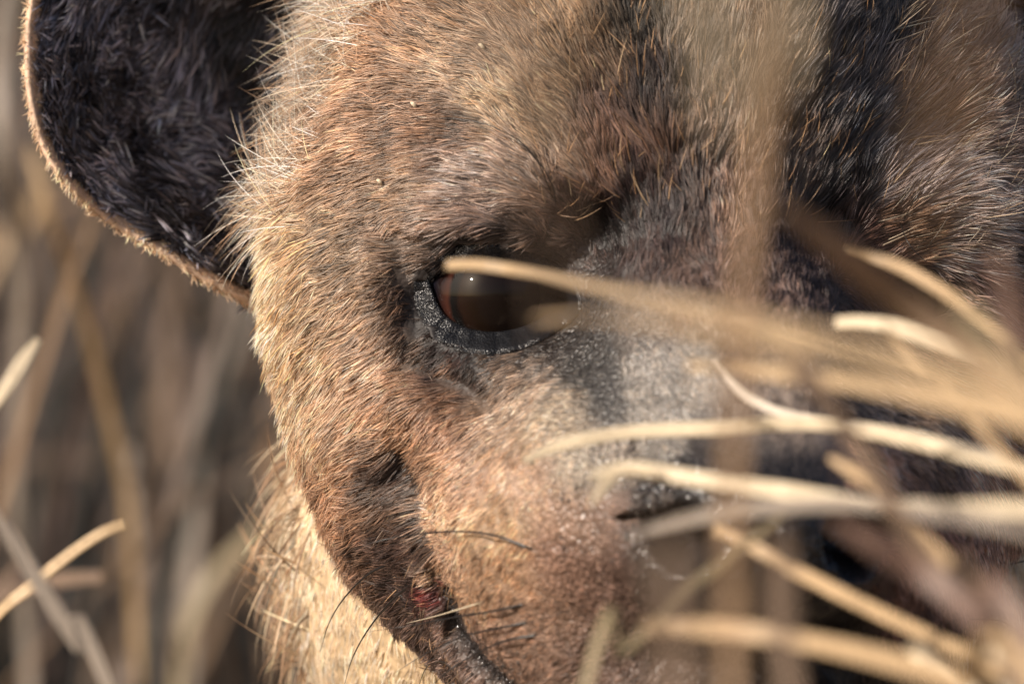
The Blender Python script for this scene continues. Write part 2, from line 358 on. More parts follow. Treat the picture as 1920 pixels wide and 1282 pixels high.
def catmull(P, n):
    P = np.asarray(P, float); m = len(P) - 1
    Q = np.vstack([2 * P[0] - P[1], P, 2 * P[-1] - P[-2]])
    t = np.linspace(0, m, n); i = np.minimum(t.astype(int), m - 1); f = (t - i)[:, None]
    a, b, c, d = Q[i], Q[i + 1], Q[i + 2], Q[i + 3]
    return .5 * ((2 * b) + (-a + c) * f + (2 * a - 5 * b + 4 * c - d) * f * f + (-a + 3 * b - 3 * c + d) * f ** 3)
def tube(path, rx, rz, nseg=40, nr=28, up=(0, 0, 1.0), twist=None, vee=0.0):
    """closed tube with elliptic section; path (k,3), rx, rz radii per control point"""
    C_ = catmull(path, nseg); k = np.linspace(0, len(path) - 1, nseg)
    rx = np.interp(k, range(len(path)), rx); rz = np.interp(k, range(len(path)), rz)
    tw = np.interp(k, range(len(path)), twist) if twist is not None else np.zeros(nseg)
    tg = np.gradient(C_, axis=0); tg /= np.linalg.norm(tg, axis=1)[:, None] + 1e-9
    up = np.asarray(up, float)
    sv = np.cross(tg, up); sv /= np.linalg.norm(sv, axis=1)[:, None] + 1e-6; uv = np.cross(sv, tg)
    a = np.linspace(0, 2 * math.pi, nr, endpoint=False)
    ca, sa = np.cos(a)[None], np.sin(a)[None]
    c, s_ = np.cos(tw)[:, None], np.sin(tw)[:, None]
    lx = rx[:, None] * ca; lz = rz[:, None] * sa + vee * rx[:, None] * np.abs(ca)
    X = lx * c - lz * s_; Z = lx * s_ + lz * c
    V = C_[:, None] + X[..., None] * sv[:, None] + Z[..., None] * uv[:, None]
    idx = np.arange(nseg * nr).reshape(nseg, nr)
    Fq = np.stack([idx[:-1], np.roll(idx, -1, 1)[:-1], np.roll(idx, -1, 1)[1:], idx[1:]], -1).reshape(-1, 4)
    V = V.reshape(-1, 3)
    caps_ = []
    for ring, ctr, flip in ((idx[0], C_[0], True), (idx[-1], C_[-1], False)):
        ci = len(V); V = np.vstack([V, ctr[None]])
        r2 = np.roll(ring, -1)
        q = np.stack([ring, r2, np.full(nr, ci), np.full(nr, ci)], -1)
        caps_.append((q, flip))
    return V, Fq, caps_, C_
def tube_obj(name, path, rx, rz, mat, parent=None, world=True, attrs_t=None, **kw):
    V, Fq, cp, C_ = tube(path, rx, rz, **kw)
    faces = Fq.tolist()
    for q, flip in cp:
        for r in q.tolist(): faces.append([r[1], r[0], r[2]] if flip else r[:3])
    return mesh_obj(name, to_world(V) if world else V, faces, mat, parent)

# body mesh: head + neck, trunk and forelegs
hv = HV.reshape(-1, 3)
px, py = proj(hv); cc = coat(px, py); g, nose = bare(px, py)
back = np.clip((-hv[:, 1] - 650) / 150, 0, 1)
lipd, _ = polydist(px, py, LIP)
lipw = np.exp(-(lipd / 20) ** 2) * (py > 1090) * (1 - back)
hairy = np.clip(cc[5], 0, 1)[:, None]
skc = tone_fix(cc[0], px, py) * ((0.40 * hairy + .8 * (1 - hairy)) * (1 - .75 * gauss(px, py, 900, 600, 210, 150)[:, None]))  # skin colour darkened to match self-shadowed fur, most round the dark eye skin
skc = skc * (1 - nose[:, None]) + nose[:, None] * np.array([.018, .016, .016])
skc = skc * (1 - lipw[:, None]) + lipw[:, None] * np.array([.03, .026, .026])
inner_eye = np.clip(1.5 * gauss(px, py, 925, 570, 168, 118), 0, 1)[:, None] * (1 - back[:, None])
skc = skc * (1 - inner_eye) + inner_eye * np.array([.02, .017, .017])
wet = np.clip(nose + lipw + .5 * g, 0, 1); grain = np.clip(g * (1 - nose) * .8 + nose * .35 + lipw, 0, 1)
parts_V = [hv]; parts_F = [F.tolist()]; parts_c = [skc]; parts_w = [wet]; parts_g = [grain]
bodyc = lin((150, 128, 98))
def add_part(path, rx, rz, **kw):
    V, Fq, cp, _ = tube(path, rx, rz, **kw)
    off = sum(len(v) for v in parts_V)
    fs = (Fq + off).tolist()
    for q, flip in cp:
        for r in (q + off).tolist(): fs.append([r[1], r[0], r[2]] if flip else r[:3])
    parts_V.append(V); parts_F.append(fs); parts_c.append(np.tile(lin((205, 178, 142)) * .8, (len(V), 1)))
    parts_w.append(np.zeros(len(V))); parts_g.append(np.zeros(len(V)))
    return V
NECK = [(420, -480, -300), (235, -800, -370), (500, -1300, -620), (900, -2100, -1050), (1500, -3300, -1250), (2300, -5200, -1350), (2900, -6700, -1450), (3100, -7300, -1500)]
NRX = [300, 690, 745, 820, 960, 960, 820, 320]; NRZ = [300, 640, 760, 1080, 1060, 960, 820, 320]
neckV = add_part(NECK, NRX, NRZ, nseg=70, nr=56)
for x0 in (300, 1250):
    add_part([(x0 + 300, -2000, -1500), (x0 + 150, -1500, -1950), (x0, -900, -2200), (x0 - 20, -200, -2240), (x0 - 20, 0, -2240), (x0 - 20, 60, -2250)],
             [300, 240, 150, 120, 150, 110], [300, 240, 140, 100, 95, 60], nseg=30, nr=20)
V = np.vstack(parts_V); Fa = sum(parts_F, [])
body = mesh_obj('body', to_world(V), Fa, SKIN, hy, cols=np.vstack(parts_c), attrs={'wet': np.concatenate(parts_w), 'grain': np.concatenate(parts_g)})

# ---------------------------------------------------------------- hair growing
clump = [Wave(64, n=18, seed=20 + i) for i in range(3)]
fineN = [Wave(22, n=14, seed=30 + i) for i in range(3)]
toneN = Wave(90, n=24, seed=40); tone2 = Wave(17, n=24, seed=41)
def sample_grid(Vg, Fg, n, weight=None):
    Vg = np.asarray(Vg); tri = np.vstack([Fg[:, [0, 1, 2]], Fg[:, [0, 2, 3]]])
    a, b, c = Vg[tri[:, 0]], Vg[tri[:, 1]], Vg[tri[:, 2]]
    nr = np.cross(b - a, c - a); ar = np.linalg.norm(nr, axis=1) / 2 + 1e-9
    wt = ar.copy()
    if weight is not None: wt = wt * weight((a + b + c) / 3, nr / (2 * ar[:, None]))
    cdf = np.cumsum(wt); cdf /= cdf[-1]
    i = np.searchsorted(cdf, R.random(n)); i = np.minimum(i, len(tri) - 1)
    u, v = R.random(n), R.random(n); m = u + v > 1; u[m], v[m] = 1 - u[m], 1 - v[m]
    p = a[i] + u[:, None] * (b - a)[i] + v[:, None] * (c - a)[i]
    return p, nr[i] / (2 * ar[i][:, None])
def grow(name, p, nrm, comb, length, lift, col, rad, parent, npt=5, jit=.22, clumping=.28, back=.35, droop=0.0, mat=None, rootdark=.55, tipc=1.25):
    """comb: (n,2) direction in the frontal plane; builds one hair-curves object"""
    n = len(p)
    v = np.stack([comb[:, 0], np.full(n, -back), comb[:, 1]], -1)
    v += R.normal(size=(n, 3)) * jit * .5
    cl = np.stack([c(p) for c in clump], -1); fn = np.stack([c(p) for c in fineN], -1)
    v += clumping * cl * .55 + fn * clumping * .4
    tn = v - nrm * (v * nrm).sum(1, keepdims=True); tn /= np.linalg.norm(tn, axis=1, keepdims=True) + 1e-6
    lf = (lift * R.uniform(.6, 1.5, n))[:, None]
    d0 = tn + nrm * lf * 1.6; d0 /= np.linalg.norm(d0, axis=1, keepdims=True)
    d1 = tn + nrm * lf * .35 + R.normal(size=(n, 3)) * jit * .45; d1[:, 2] -= droop; d1 /= np.linalg.norm(d1, axis=1, keepdims=True)
    L = (length * R.uniform(.6, 1.35, n))[:, None]
    t = np.linspace(0, 1, npt)[None, :, None]
    Pts = p[:, None] - nrm[:, None] * 2 + (d0[:, None] * (t - .5 * t * t) + d1[:, None] * (.5 * t * t)) * L[:, None]
    hc = bpy.data.hair_curves.new(name); hc.add_curves([npt] * n)
    hc.attributes['position'].data.foreach_set('vector', to_world(Pts).astype(np.float32).ravel())
    rr = (rad * R.uniform(.7, 1.3, n))[:, None] * np.linspace(1, .0, npt)[None] ** .6 * S
    ra = hc.attributes.get('radius') or hc.attributes.new('radius', 'FLOAT', 'POINT')
    ra.data.foreach_set('value', rr.astype(np.float32).ravel())
    ct = np.ones((n, npt, 4), np.float32)
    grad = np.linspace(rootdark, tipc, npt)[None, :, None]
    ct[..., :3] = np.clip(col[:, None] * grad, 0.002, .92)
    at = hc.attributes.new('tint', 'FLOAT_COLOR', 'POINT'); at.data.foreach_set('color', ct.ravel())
    hc.materials.append(mat or FUR)
    o = bpy.data.objects.new(name, hc); C.objects.link(o); o.parent = parent
    return o
def vary(col, p, amt=.30, dark=.10):
    n = len(col)
    k = np.exp(R.normal(size=n) * amt + .16 * toneN(p) + .15 * tone2(p))
    k = np.where(R.random(n) < dark, k * .35, k)
    c = col * k[:, None]
    warm = R.normal(size=n) * .07
    return c * np.stack([1 + warm, np.ones(n), 1 - warm], -1)

def head_weight(c, nr):
    px, py = proj(c)
    inside = ((px > -150) & (px < 2070) & (py > -150) & (py < 1430))
    face = np.clip(nr[:, 1] * 1.4 + .45, 0.0, 1)          # facing the front, or the silhouette
    wgt = np.where(inside, .25 + .75 * face, .14)
    g, nose = bare(px, py)
    wgt *= np.where(c[:, 1] < -900, .25, 1)
    eye = gauss(px, py, 925, 572, 132, 74, -4); 
    return wgt * np.where(eye > .37, 0, 1)
p, nr = sample_grid(hv, F, 430000, head_weight)
if (nr * (p - O)).sum(1).mean() < 0: nr = -nr
px, py = proj(p); wob = 14
cc = coat(px + wob * clump[0](p), py + wob * clump[1](p))
keep = R.random(len(p)) < np.clip(cc[5] * 1.35, 0, 1); cc[3] = cc[3] + 3 * (cc[3] > 6)
lipd, _ = polydist(px, py, LIP); keep &= ~((lipd < 15) & (py > 1100))
p, nr, px, py = p[keep], nr[keep], px[keep], py[keep]; cc = [x[keep] for x in cc]
side = np.clip(1 - nr[:, 1] * 1.2, 0, 1)                    # longer where the coat turns away
comb = np.stack([cc[1], cc[2]], -1); comb /= np.linalg.norm(comb, axis=1, keepdims=True) + 1e-6
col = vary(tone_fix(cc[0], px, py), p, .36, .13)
rad = np.interp(cc[3], [8, 20, 60, 150], [1.0, 1.3, 1.75, 1.5])
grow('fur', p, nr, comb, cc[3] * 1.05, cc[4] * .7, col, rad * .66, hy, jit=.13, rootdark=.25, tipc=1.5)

# long guard hairs standing out round the temple and cheek
def guard(n, box, L, lift, colr, ang, rad=1.1, soft=None, edge=.8):
    p, nr = sample_grid(hv, F, n * 30, lambda c, q: np.clip(1.0 - np.abs(q[:, 1]) * edge, 0, 1) * ((proj(c)[0] > box[0]) & (proj(c)[0] < box[2]) & (proj(c)[1] > box[1]) & (proj(c)[1] < box[3]) & (c[:, 1] > -900)))
    if soft is not None:
        kp = R.random(len(p)) < soft(*proj(p)); p, nr = p[kp], nr[kp]
    p, nr = p[:n], nr[:n]
    if len(p) == 0: return
    if (nr * (p - O)).sum(1).mean() < 0: nr = -nr
    a = np.radians(ang[0] + ang[1] * R.normal(size=len(p)))
    c = np.where(R.random(len(p))[:, None] < .5, lin(colr[0]), lin(colr[1]))
    grow('fur', p, nr, np.stack([np.cos(a), np.sin(a)], -1), np.full(len(p), L) * R.uniform(.6, 1.2, len(p)), np.full(len(p), lift), vary(c, p), np.full(len(p), rad), hy, npt=7, jit=.25, clumping=.5, rootdark=.9, tipc=1.05)
guard(4400, (430, -60, 760, 430), 168, .52, ((230, 218, 202), (192, 164, 138)), (162, 15), .82, soft=lambda x, y: np.clip((np.interp(y, [-60, 60, 200, 330, 420], [800, 690, 610, 560, 520]) - x) / 90 + .5, 0.0, 1) ** 1.5)
guard(900, (455, 380, 600, 700), 62, .35, ((228, 195, 145), (190, 150, 105)), (225, 10), 1.1)
guard(1500, (1640, -60, 2000, 480), 110, .5, ((160, 145, 125), (130, 110, 90)), (35, 18), 1.1)
guard(600, (1000, -40, 1700, 420), 62, .55, ((190, 156, 120), (140, 112, 88)), (88, 14), .9, edge=0)

guard(700, (540, 700, 860, 1330), 46, .3, ((170, 138, 108), (120, 94, 74)), (228, 12), 1.1)
# neck and throat coat: pale, long, ragged along its left edge
idx = np.arange(70 * 56).reshape(70, 56)
Fn = np.stack([idx[:-1], np.roll(idx, -1, 1)[:-1], np.roll(idx, -1, 1)[1:], idx[1:]], -1).reshape(-1, 4)
p, nr = sample_grid(neckV, Fn, 130000, lambda c, q: np.where(c[:, 1] > -1900, 1.0, .10))
ctr = catmull(NECK, 400); j = np.array([0]); 
dd = np.zeros(len(p), int)
for s0 in range(0, len(p), 10000): dd[s0:s0 + 10000] = np.argmin(((p[s0:s0 + 10000, None] - ctr[None]) ** 2).sum(-1), 1)
if (nr * (p - ctr[dd])).sum(1).mean() < 0: nr = -nr
px, py = proj(p)
a = np.radians(np.interp(py, [700, 950, 1200, 1500], [232, 232, 250, 262])); far = np.clip((-p[:, 1] - 1100) / 900, 0, 1)[:, None]
cr = lin((220, 205, 184)) * (1 - far) + lin((150, 128, 96)) * far
spots = (Wave(520, seed=50)(p) > .9)[:, None] * far; cr = cr * (1 - .75 * spots)
fr = R.random(len(p)) < .10
L = np.where(fr, 44, 30) + 60 * far[:, 0]
grow('fur', p, nr, np.stack([np.cos(a), np.sin(a)], -1), L, np.where(fr, .22, .12), vary(cr * 1.1, p, .12, .02), np.full(len(p), 1.5) + far[:, 0] * 2.5, hy, jit=.14, clumping=.3, back=.25, droop=.15, rootdark=.95, tipc=1.05)

# long brownish fringe along the side of the throat
q0 = np.where((px < 585) & (py > 620) & (py < 1330) & (p[:, 1] > -1500))[0]; q0 = q0[R.random(len(q0)) < min(1, 240 / max(len(q0), 1))]
a = np.radians(226 + 9 * R.normal(size=len(q0)))
grow('fur', p[q0], nr[q0], np.stack([np.cos(a), np.sin(a)], -1), np.full(len(q0), 170.0), np.full(len(q0), .35), vary(np.where(R.random(len(q0))[:, None] < .5, lin((160, 132, 106)), lin((204, 184, 156))), p[q0], .3, .05), np.full(len(q0), 1.9), hy, npt=7, jit=.14, clumping=.8, back=.1, droop=.25, rootdark=.9, tipc=1.0)

# ---------------------------------------------------------------- ears: cupped shells with a rolled, pale rim
def make_ear(mirror):
    rim = [(500, 575), (440, 545), (370, 508), (300, 462), (235, 425), (170, 378), (118, 322), (84, 258), (66, 185), (60, 100), (66, 20), (92, -90), (160, -190), (270, -250), (390, -250), (520, -190), (640, -100), (720, 40), (730, 200), (650, 400)]
    dep = [-640, -600, -570, -545, -530, -515, -500, -490, -490, -490, -495, -510, -540, -590, -650, -700, -740, -760, -760, -710]
    nR = 44; Rm = catmull(np.array([P3(x, y, d) for (x, y), d in zip(rim + rim[:1], dep + dep[:1])]), 221)[:-1]; nA = len(Rm)
    ctrp = np.array(P3(440, 190, -980))
    r = np.linspace(0, 1, nR)
    V = []
    for q in r:                                            # inner face, hollow
        w_ = q; base = ctrp + (Rm - ctrp) * w_
        base[:, 1] += (-1) * 190 * (q * (1 - q)) * 1.4
        V.append(base)
    for q, off, dd_ in ((1.012, 3, 7), (1.034, 0, -6), (1.042, 0, -22)):
        b = ctrp + (Rm - ctrp) * q; b[:, 1] += dd_; V.append(b)
    for q in r[::-1][3::3]:
        base = ctrp + (Rm - ctrp) * q * 1.01; base[:, 1] += (-1) * 190 * (q * (1 - q)) * 1.4 - 40 - 25 * (1 - q); V.append(base)
    V = np.array(V)
    V[:, :, 1] += 14 * Wave(240, seed=61)(V) * np.clip(np.linspace(0, 3, V.shape[0]), 0, 1)[:, None] * .8
    if mirror:
        q = local(V.reshape(-1, 3)); q[:, 0] *= -1
        V = np.array([unlocal(k) for k in q]).reshape(V.shape)
    n0, n1 = V.shape[:2]; idx = np.arange(n0 * n1).reshape(n0, n1)
    Fq = np.stack([idx[:-1], np.roll(idx, -1, 1)[:-1], np.roll(idx, -1, 1)[1:], idx[1:]], -1).reshape(-1, 4)
    vf = V.reshape(-1, 3)
    cols = np.tile(lin((58, 52, 50)), (n0, n1, 1)).reshape(n0, n1, 3)
    cols[nR - 2:nR + 4] = lin((222, 190, 164)) * 1.1; cols[nR + 4:] = lin((130, 108, 82))
    o = mesh_obj('ear', to_world(vf), Fq, SKIN, hy, cols=cols.reshape(-1, 3) * .7, attrs={'wet': np.zeros(len(vf)), 'grain': np.zeros(len(vf))})
    # hair: dark inside, pale along the rim
    sgn = -1 if mirror else 1
    cw = V.mean((0, 1))
    Fi = Fq[:(nR - 3) * n1]; p, nr = sample_grid(vf, Fi, 17000)
    nr = np.where((nr[:, 1] < 0)[:, None], -nr, nr)
    x0, y0 = proj(p)
    if not mirror:
        a = np.interp(y0, [0, 250, 380, 480], [196, 186, 205, 222]) + 30 * clump[0](p) * .5
        a = a - 11 * clump[0](p) + np.where(x0 > 330, np.interp(y0, [0, 200, 420], [50, 30, 0]), 0)
    else: a = np.interp(y0, [0, 480], [-16, -40])
    a = np.radians(a)
    edge = np.clip(((p - cw) ** 2).sum(1) ** .5 / 330, 0, 1)
    tone = np.clip(.7 + .5 * Wave(190, seed=62)(p), .25, 1.6)[:, None]
    c = lin((84, 84, 92)) * tone
    br = gauss(x0, y0, 350, 330, 110, 60, 20)[:, None] + .9 * gauss(x0, y0, 300, 90, 120, 130)[:, None]
    rimc = np.zeros(len(p)) 
    rd = np.min(np.linalg.norm(p[:, None, :] - V[nR - 1][None, ::6], axis=-1), axis=1)
    k = np.clip(1 - rd / 30, 0, 1)[:, None]
    c = c * np.array([1.5, 1.42, 1.36]) * (1 + .9 * br) * (1 - k) + lin((150, 128, 100)) * k
    grow('fur', p, nr, np.stack([np.cos(a), np.sin(a)], -1), np.full(len(p), 66.0), np.full(len(p), .2), vary(c, p, .75, .1), np.full(len(p), 3.4), o, jit=.13, clumping=.42, back=.1, rootdark=.2, tipc=2.0)
    Fr = Fq[(nR - 4) * n1:(nR + 4) * n1]; p, nr = sample_grid(vf, Fr, 6500)
    outw = p - cw; outw /= np.linalg.norm(outw, axis=1, keepdims=True)
    nr = np.where(((nr * outw).sum(1) < 0)[:, None], -nr, nr)
    dx = outw[:, [0, 2]] + np.array([[-.2 * sgn, -.35]])
    grow('fur', p, nr, dx, np.full(len(p), 20.0), np.full(len(p), .4), vary(np.tile(lin((222, 192, 160)), (len(p), 1)), p, .2, .04), np.full(len(p), 1.3), o, jit=.25, clumping=.5, back=.0, rootdark=.9, tipc=1.1)
    Fb = Fq[(nR + 4) * n1:]; p, nr = sample_grid(vf, Fb, 6000)
    nr = np.where(((nr * (p - cw)).sum(1) < 0)[:, None], -nr, nr)
    grow('fur', p, nr, np.tile([[-.5 * sgn, .8]], (len(p), 1)), np.full(len(p), 50.0), np.full(len(p), .25), vary(np.tile(lin((140, 116, 88)), (len(p), 1)), p), np.full(len(p), 2.6), o)
    return o
make_ear(False); e2 = make_ear(True)

# ---------------------------------------------------------------- eyes
def surf(px, py, d0=1100.0):
    px = np.atleast_1d(np.asarray(px, float)); py = np.atleast_1d(np.asarray(py, float)); d = np.full(px.shape, d0)
    for i in range(60):
        f = (DC - d) / DC; p = np.stack([(px - 960) * f, d, (641 - py) * f], -1)
        d = d - np.clip(sdf(p), -10, 300) * .55
    return d
k = NT('eyeball'); tc = k.n('ShaderNodeTexCoord')
sp = k.n('ShaderNodeSeparateXYZ'); k.l(tc.outputs['Object'], sp.inputs[0])
xy = k.n('ShaderNodeCombineXYZ'); k.l(sp.outputs[0], xy.inputs[0]); k.l(sp.outputs[1], xy.inputs[1])
ln = k.n('ShaderNodeVectorMath', operation='LENGTH'); k.l(xy.outputs[0], ln.inputs[0])
nz = k.n('ShaderNodeTexNoise'); nz.inputs['Scale'].default_value = 420; nz.inputs['Detail'].default_value = 6; k.l(tc.outputs['Object'], nz.inputs['Vector'])
ad = k.n('ShaderNodeMath', operation='MULTIPLY_ADD'); k.l(nz.outputs['Fac'], ad.inputs[0]); ad.inputs[1].default_value = .0006; k.l(ln.outputs['Value'], ad.inputs[2])
mr = k.n('ShaderNodeMapRange'); k.l(ad.outputs[0], mr.inputs[0]); mr.inputs[2].default_value = ERAD * S
rp = k.n('ShaderNodeValToRGB'); k.l(mr.outputs[0], rp.inputs[0]); cr_ = rp.color_ramp
for pos, c in ((0, (.006, .004, .003)), (.42, (.008, .005, .004)), (.52, (.009, .005, .003)), (.64, (.012, .006, .004)), (.68, (.004, .003, .003)), (.73, (.004, .004, .004)), (.77, (.036, .012, .008)), (.85, (.010, .006, .006)), (.92, (.006, .007, .012)), (1, (.02, .01, .01))):
    e = cr_.elements.new(pos); e.color = (*c, 1)
cr_.elements.remove(cr_.elements[0]); cr_.elements.remove(cr_.elements[-1])
k.l(rp.outputs[0], k.b.inputs['Base Color']); k.b.inputs['Roughness'].default_value = .04; k.b.inputs['IOR'].default_value = 1.36; k.b.inputs['Specular IOR Level'].default_value = .3
EYEM = k.m
k = NT('eyelid_skin'); tc = k.n('ShaderNodeTexCoord'); nz = k.n('ShaderNodeTexNoise'); nz.inputs['Scale'].default_value = 2600; nz.inputs['Detail'].default_value = 4; k.l(tc.outputs['Object'], nz.inputs['Vector'])
vo = k.n('ShaderNodeTexVoronoi'); vo.inputs['Scale'].default_value = 2300; k.l(tc.outputs['Object'], vo.inputs['Vector'])
rp = k.n('ShaderNodeValToRGB'); k.l(nz.outputs['Fac'], rp.inputs[0]); rp.color_ramp.elements[0].position = .35; rp.color_ramp.elements[0].color = (.006, .006, .007, 1); rp.color_ramp.elements[1].position = .7; rp.color_ramp.elements[1].color = (.014, .015, .018, 1)
k.l(rp.outputs[0], k.b.inputs['Base Color']); k.b.inputs['Roughness'].default_value = .27
bp = k.n('ShaderNodeBump'); bp.inputs['Distance'].default_value = .0003; bp.inputs['Strength'].default_value = .7; k.l(vo.outputs['Distance'], bp.inputs['Height']); k.l(bp.outputs[0], k.b.inputs['Normal'])
k.b.inputs['Specular IOR Level'].default_value = .4
LIDM = k.m
def make_eye(mirror):
    cw = EYEL if not mirror else unlocal(local(EYEL) * np.array((-1, 1, 1)))
    n0, n1 = 72, 96; V = []
    gaze = np.array([.24, 1, -.02]) if not mirror else np.array([.12, 1, -.02])
    gaze = gaze / np.linalg.norm(gaze)
    for a in np.linspace(0, math.pi, n0):
        b = np.linspace(0, 2 * math.pi, n1, endpoint=False)
        rr = ERAD + 13 * math.exp(-(a / .62) ** 4)        # cornea bulge
        V.append(np.stack([rr * math.sin(a) * np.cos(b), rr * math.sin(a) * np.sin(b), np.full(n1, rr * math.cos(a))], -1))
    V = np.array(V).reshape(-1, 3) * S
    idx = np.arange(n0 * n1).reshape(n0, n1); Fq = np.stack([idx[:-1], idx[1:], np.roll(idx, -1, 1)[1:], np.roll(idx, -1, 1)[:-1]], -1).reshape(-1, 4)
    o = mesh_obj('eye', V, Fq, EYEM, hy)
    o.location = to_world(cw); o.rotation_euler = Vector((gaze[0], -gaze[1], gaze[2])).to_track_quat('Z', 'Y').to_euler()
    # lids: a rolled band from the face to the ball
    inn = [(806, 527), (816, 560), (832, 588), (858, 608), (890, 619), (930, 621), (975, 612), (1015, 594), (1058, 566), (1040, 536), (1000, 512), (950, 497), (900, 494), (855, 502), (824, 514)]
    out = [(770, 512), (774, 572), (796, 622), (832, 652), (880, 668), (935, 668), (990, 655), (1040, 628), (1092, 580), (1068, 510), (1010, 474), (950, 456), (890, 452), (836, 466), (796, 488)]
    a_ = catmull(np.array(inn + inn[:1], float), 121)[:-1]; b_ = catmull(np.array(out + out[:1], float), 121)[:-1]
    m = len(a_); so_ = surf(b_[:, 0], b_[:, 1])
    rows = []
    prof = [(-.14, -26), (0, -6), (.14, 5), (.32, 11), (.52, 14), (.7, 14), (.85, 12), (.96, 7), (1.02, 0), (1.03, -12), (1.0, -40)]
    for u, h in prof:
        q = b_ + (a_ - b_) * u
        dx = (q[:, 0] - 960) - EYEL[0]; dz = (641 - q[:, 1]) - EYEL[2]
        db = EYEL[1] + np.sqrt(np.maximum((ERAD + 6) ** 2 - dx ** 2 - dz ** 2, 900))
        uu = min(max(u, 0), 1); uu = uu * uu * (3 - 2 * uu)
        d = so_ * (1 - uu) + db * uu + h
        wr = np.array([2.2 * math.sin(i * .9) + 1.5 * math.sin(i * 2.3 + 1) for i in range(m)])
        d = d + wr * (1 if 0 < u < .9 else 0)
        f = (DC - d) / DC; rows.append(np.stack([(q[:, 0] - 960) * f, d, (641 - q[:, 1]) * f], -1))
    Vl = np.array(rows)
    if mirror:
        q = local(Vl.reshape(-1, 3)); q[:, 0] *= -1; Vl = np.array([unlocal(t) for t in q]).reshape(Vl.shape)
    idx = np.arange(len(prof) * m).reshape(len(prof), m); Fq = np.stack([idx[:-1], np.roll(idx, -1, 1)[:-1], np.roll(idx, -1, 1)[1:], idx[1:]], -1).reshape(-1, 4)
    l = mesh_obj('eyelid', to_world(Vl.reshape(-1, 3)), Fq, LIDM, hy)
    return o
make_eye(False); make_eye(True)

# ---------------------------------------------------------------- whiskers
k = NT('whisker_hair'); k.b.inputs['Base Color'].default_value = (.012, .010, .009, 1); k.b.inputs['Roughness'].default_value = .3; WHK = k.m
k = NT('pale_whisker_hair'); k.b.inputs['Base Color'].default_value = (.5, .42, .3, 1); k.b.inputs['Roughness'].default_value = .35; WHP = k.m
def whisker(pts, lift=60, r=2.8, mat=WHK):
    pts = np.array(pts, float); d0 = float(surf(pts[0, 0], pts[0, 1])[0])
    ds = surf(pts[:, 0], pts[:, 1]); m = len(pts)
    off = 16 + np.sin(np.linspace(0, 1, m) * 2.2) * 34 + np.linspace(0, 1, m) ** .6 * lift
    tt = np.linspace(0, 1, m); ok = ds > -700
    sm = np.polyval(np.polyfit(tt[ok], ds[ok], min(2, max(1, ok.sum() - 1))), tt) if ok.sum() > 1 else np.full(m, d0)
    sm = np.maximum(sm, ds * ok + (~ok) * -1e4); sm = np.maximum(sm, d0 - 420)
    if m > 3: sm[1:-1] = (sm[:-2] + sm[1:-1] * 2 + sm[2:]) / 4 + 4
    d = sm + off; d[0] = d0 - 3
    path = [P3(x, y, z) for (x, y), z in zip(pts, d)]
    tube_obj('whisker', path, np.linspace(r, .35, m), np.linspace(r, .35, m), mat, hy, nseg=26, nr=6)
WH = [[(1000, 1030), (925, 1003), (850, 996), (760, 1004), (690, 1020), (600, 1054)],
      [(792, 1078), (735, 1125), (690, 1180), (660, 1235), (644, 1290)],
      [(762, 1050), (700, 1070), (650, 1115), (618, 1165), (600, 1222)],
      [(992, 1166), (930, 1178), (870, 1192), (800, 1224), (738, 1262)],
      [(1010, 1190), (950, 1200), (890, 1226), (835, 1262), (795, 1300)],
      [(985, 1132), (920, 1146), (850, 1157), (770, 1172), (694, 1183)],
      [(860, 1262), (830, 1240), (800, 1250), (780, 1300)]]
for q in WH: whisker(q)
whisker([(912, 1126), (860, 1142), (815, 1155), (762, 1168)], 40, 2.2, WHP)
whisker([(1045, 400), (1030, 335), (975, 266), (900, 230), (815, 222), (745, 236)], 30, 1.7)
whisker([(1040, 380), (1005, 300), (950, 255), (880, 235)], 26, 1.4)
whisker([(1685, 430), (1730, 352), (1820, 240), (1925, 126)], 50, 1.6)
whisker([(1685, 405), (1700, 450), (1730, 485), (1765, 505)], 40, 1.3)
for q in ([(1800, 1245), (1850, 1240), (1925, 1246)], [(1800, 1245), (1850, 1200), (1905, 1260)], [(1860, 1045), (1890, 1058), (1935, 1045)], [(1850, 1072), (1890, 1058), (1935, 1050)],
          [(1800, 1245), (1835, 1270), (1860, 1300)], [(1815, 1160), (1880, 1165), (1930, 1200)]): whisker(q, 90, 2.4)
# ---------------------------------------------------------------- beads of moisture on nose, lip and inner corner of the eye
k = NT('moisture'); k.b.inputs['Base Color'].default_value = (.05, .04, .035, 1); k.b.inputs['Roughness'].default_value = .10; k.b.inputs['IOR'].default_value = 1.5
DROPS = [(1242, 925, 32, 22, 64, 5.0), (1188, 965, 8, 52, 44, 4.6), (1052, 600, 16, 26, 26, 3.0), (1040, 555, 14, 14, 10, 2.6), (930, 1262, 34, 22, 46, 3.6), (868, 1180, 9, 26, 14, 3.0), (1075, 1000, 55, 70, 22, 3.0), (1150, 720, 70, 90, 14, 2.2), (1200, 1060, 16, 40, 10, 4), (870, 640, 70, 14, 30, 1.8)]
th_ = np.linspace(0, math.pi, 7); ph_ = np.linspace(0, 2 * math.pi, 10, endpoint=False)
sph = np.array([[math.sin(a) * math.cos(b), math.cos(a), math.sin(a) * math.sin(b)] for a in th_ for b in ph_])
si = np.arange(70).reshape(7, 10); sF = np.stack([si[:-1], np.roll(si, -1, 1)[:-1], np.roll(si, -1, 1)[1:], si[1:]], -1).reshape(-1, 4)
dV, dF = [], []
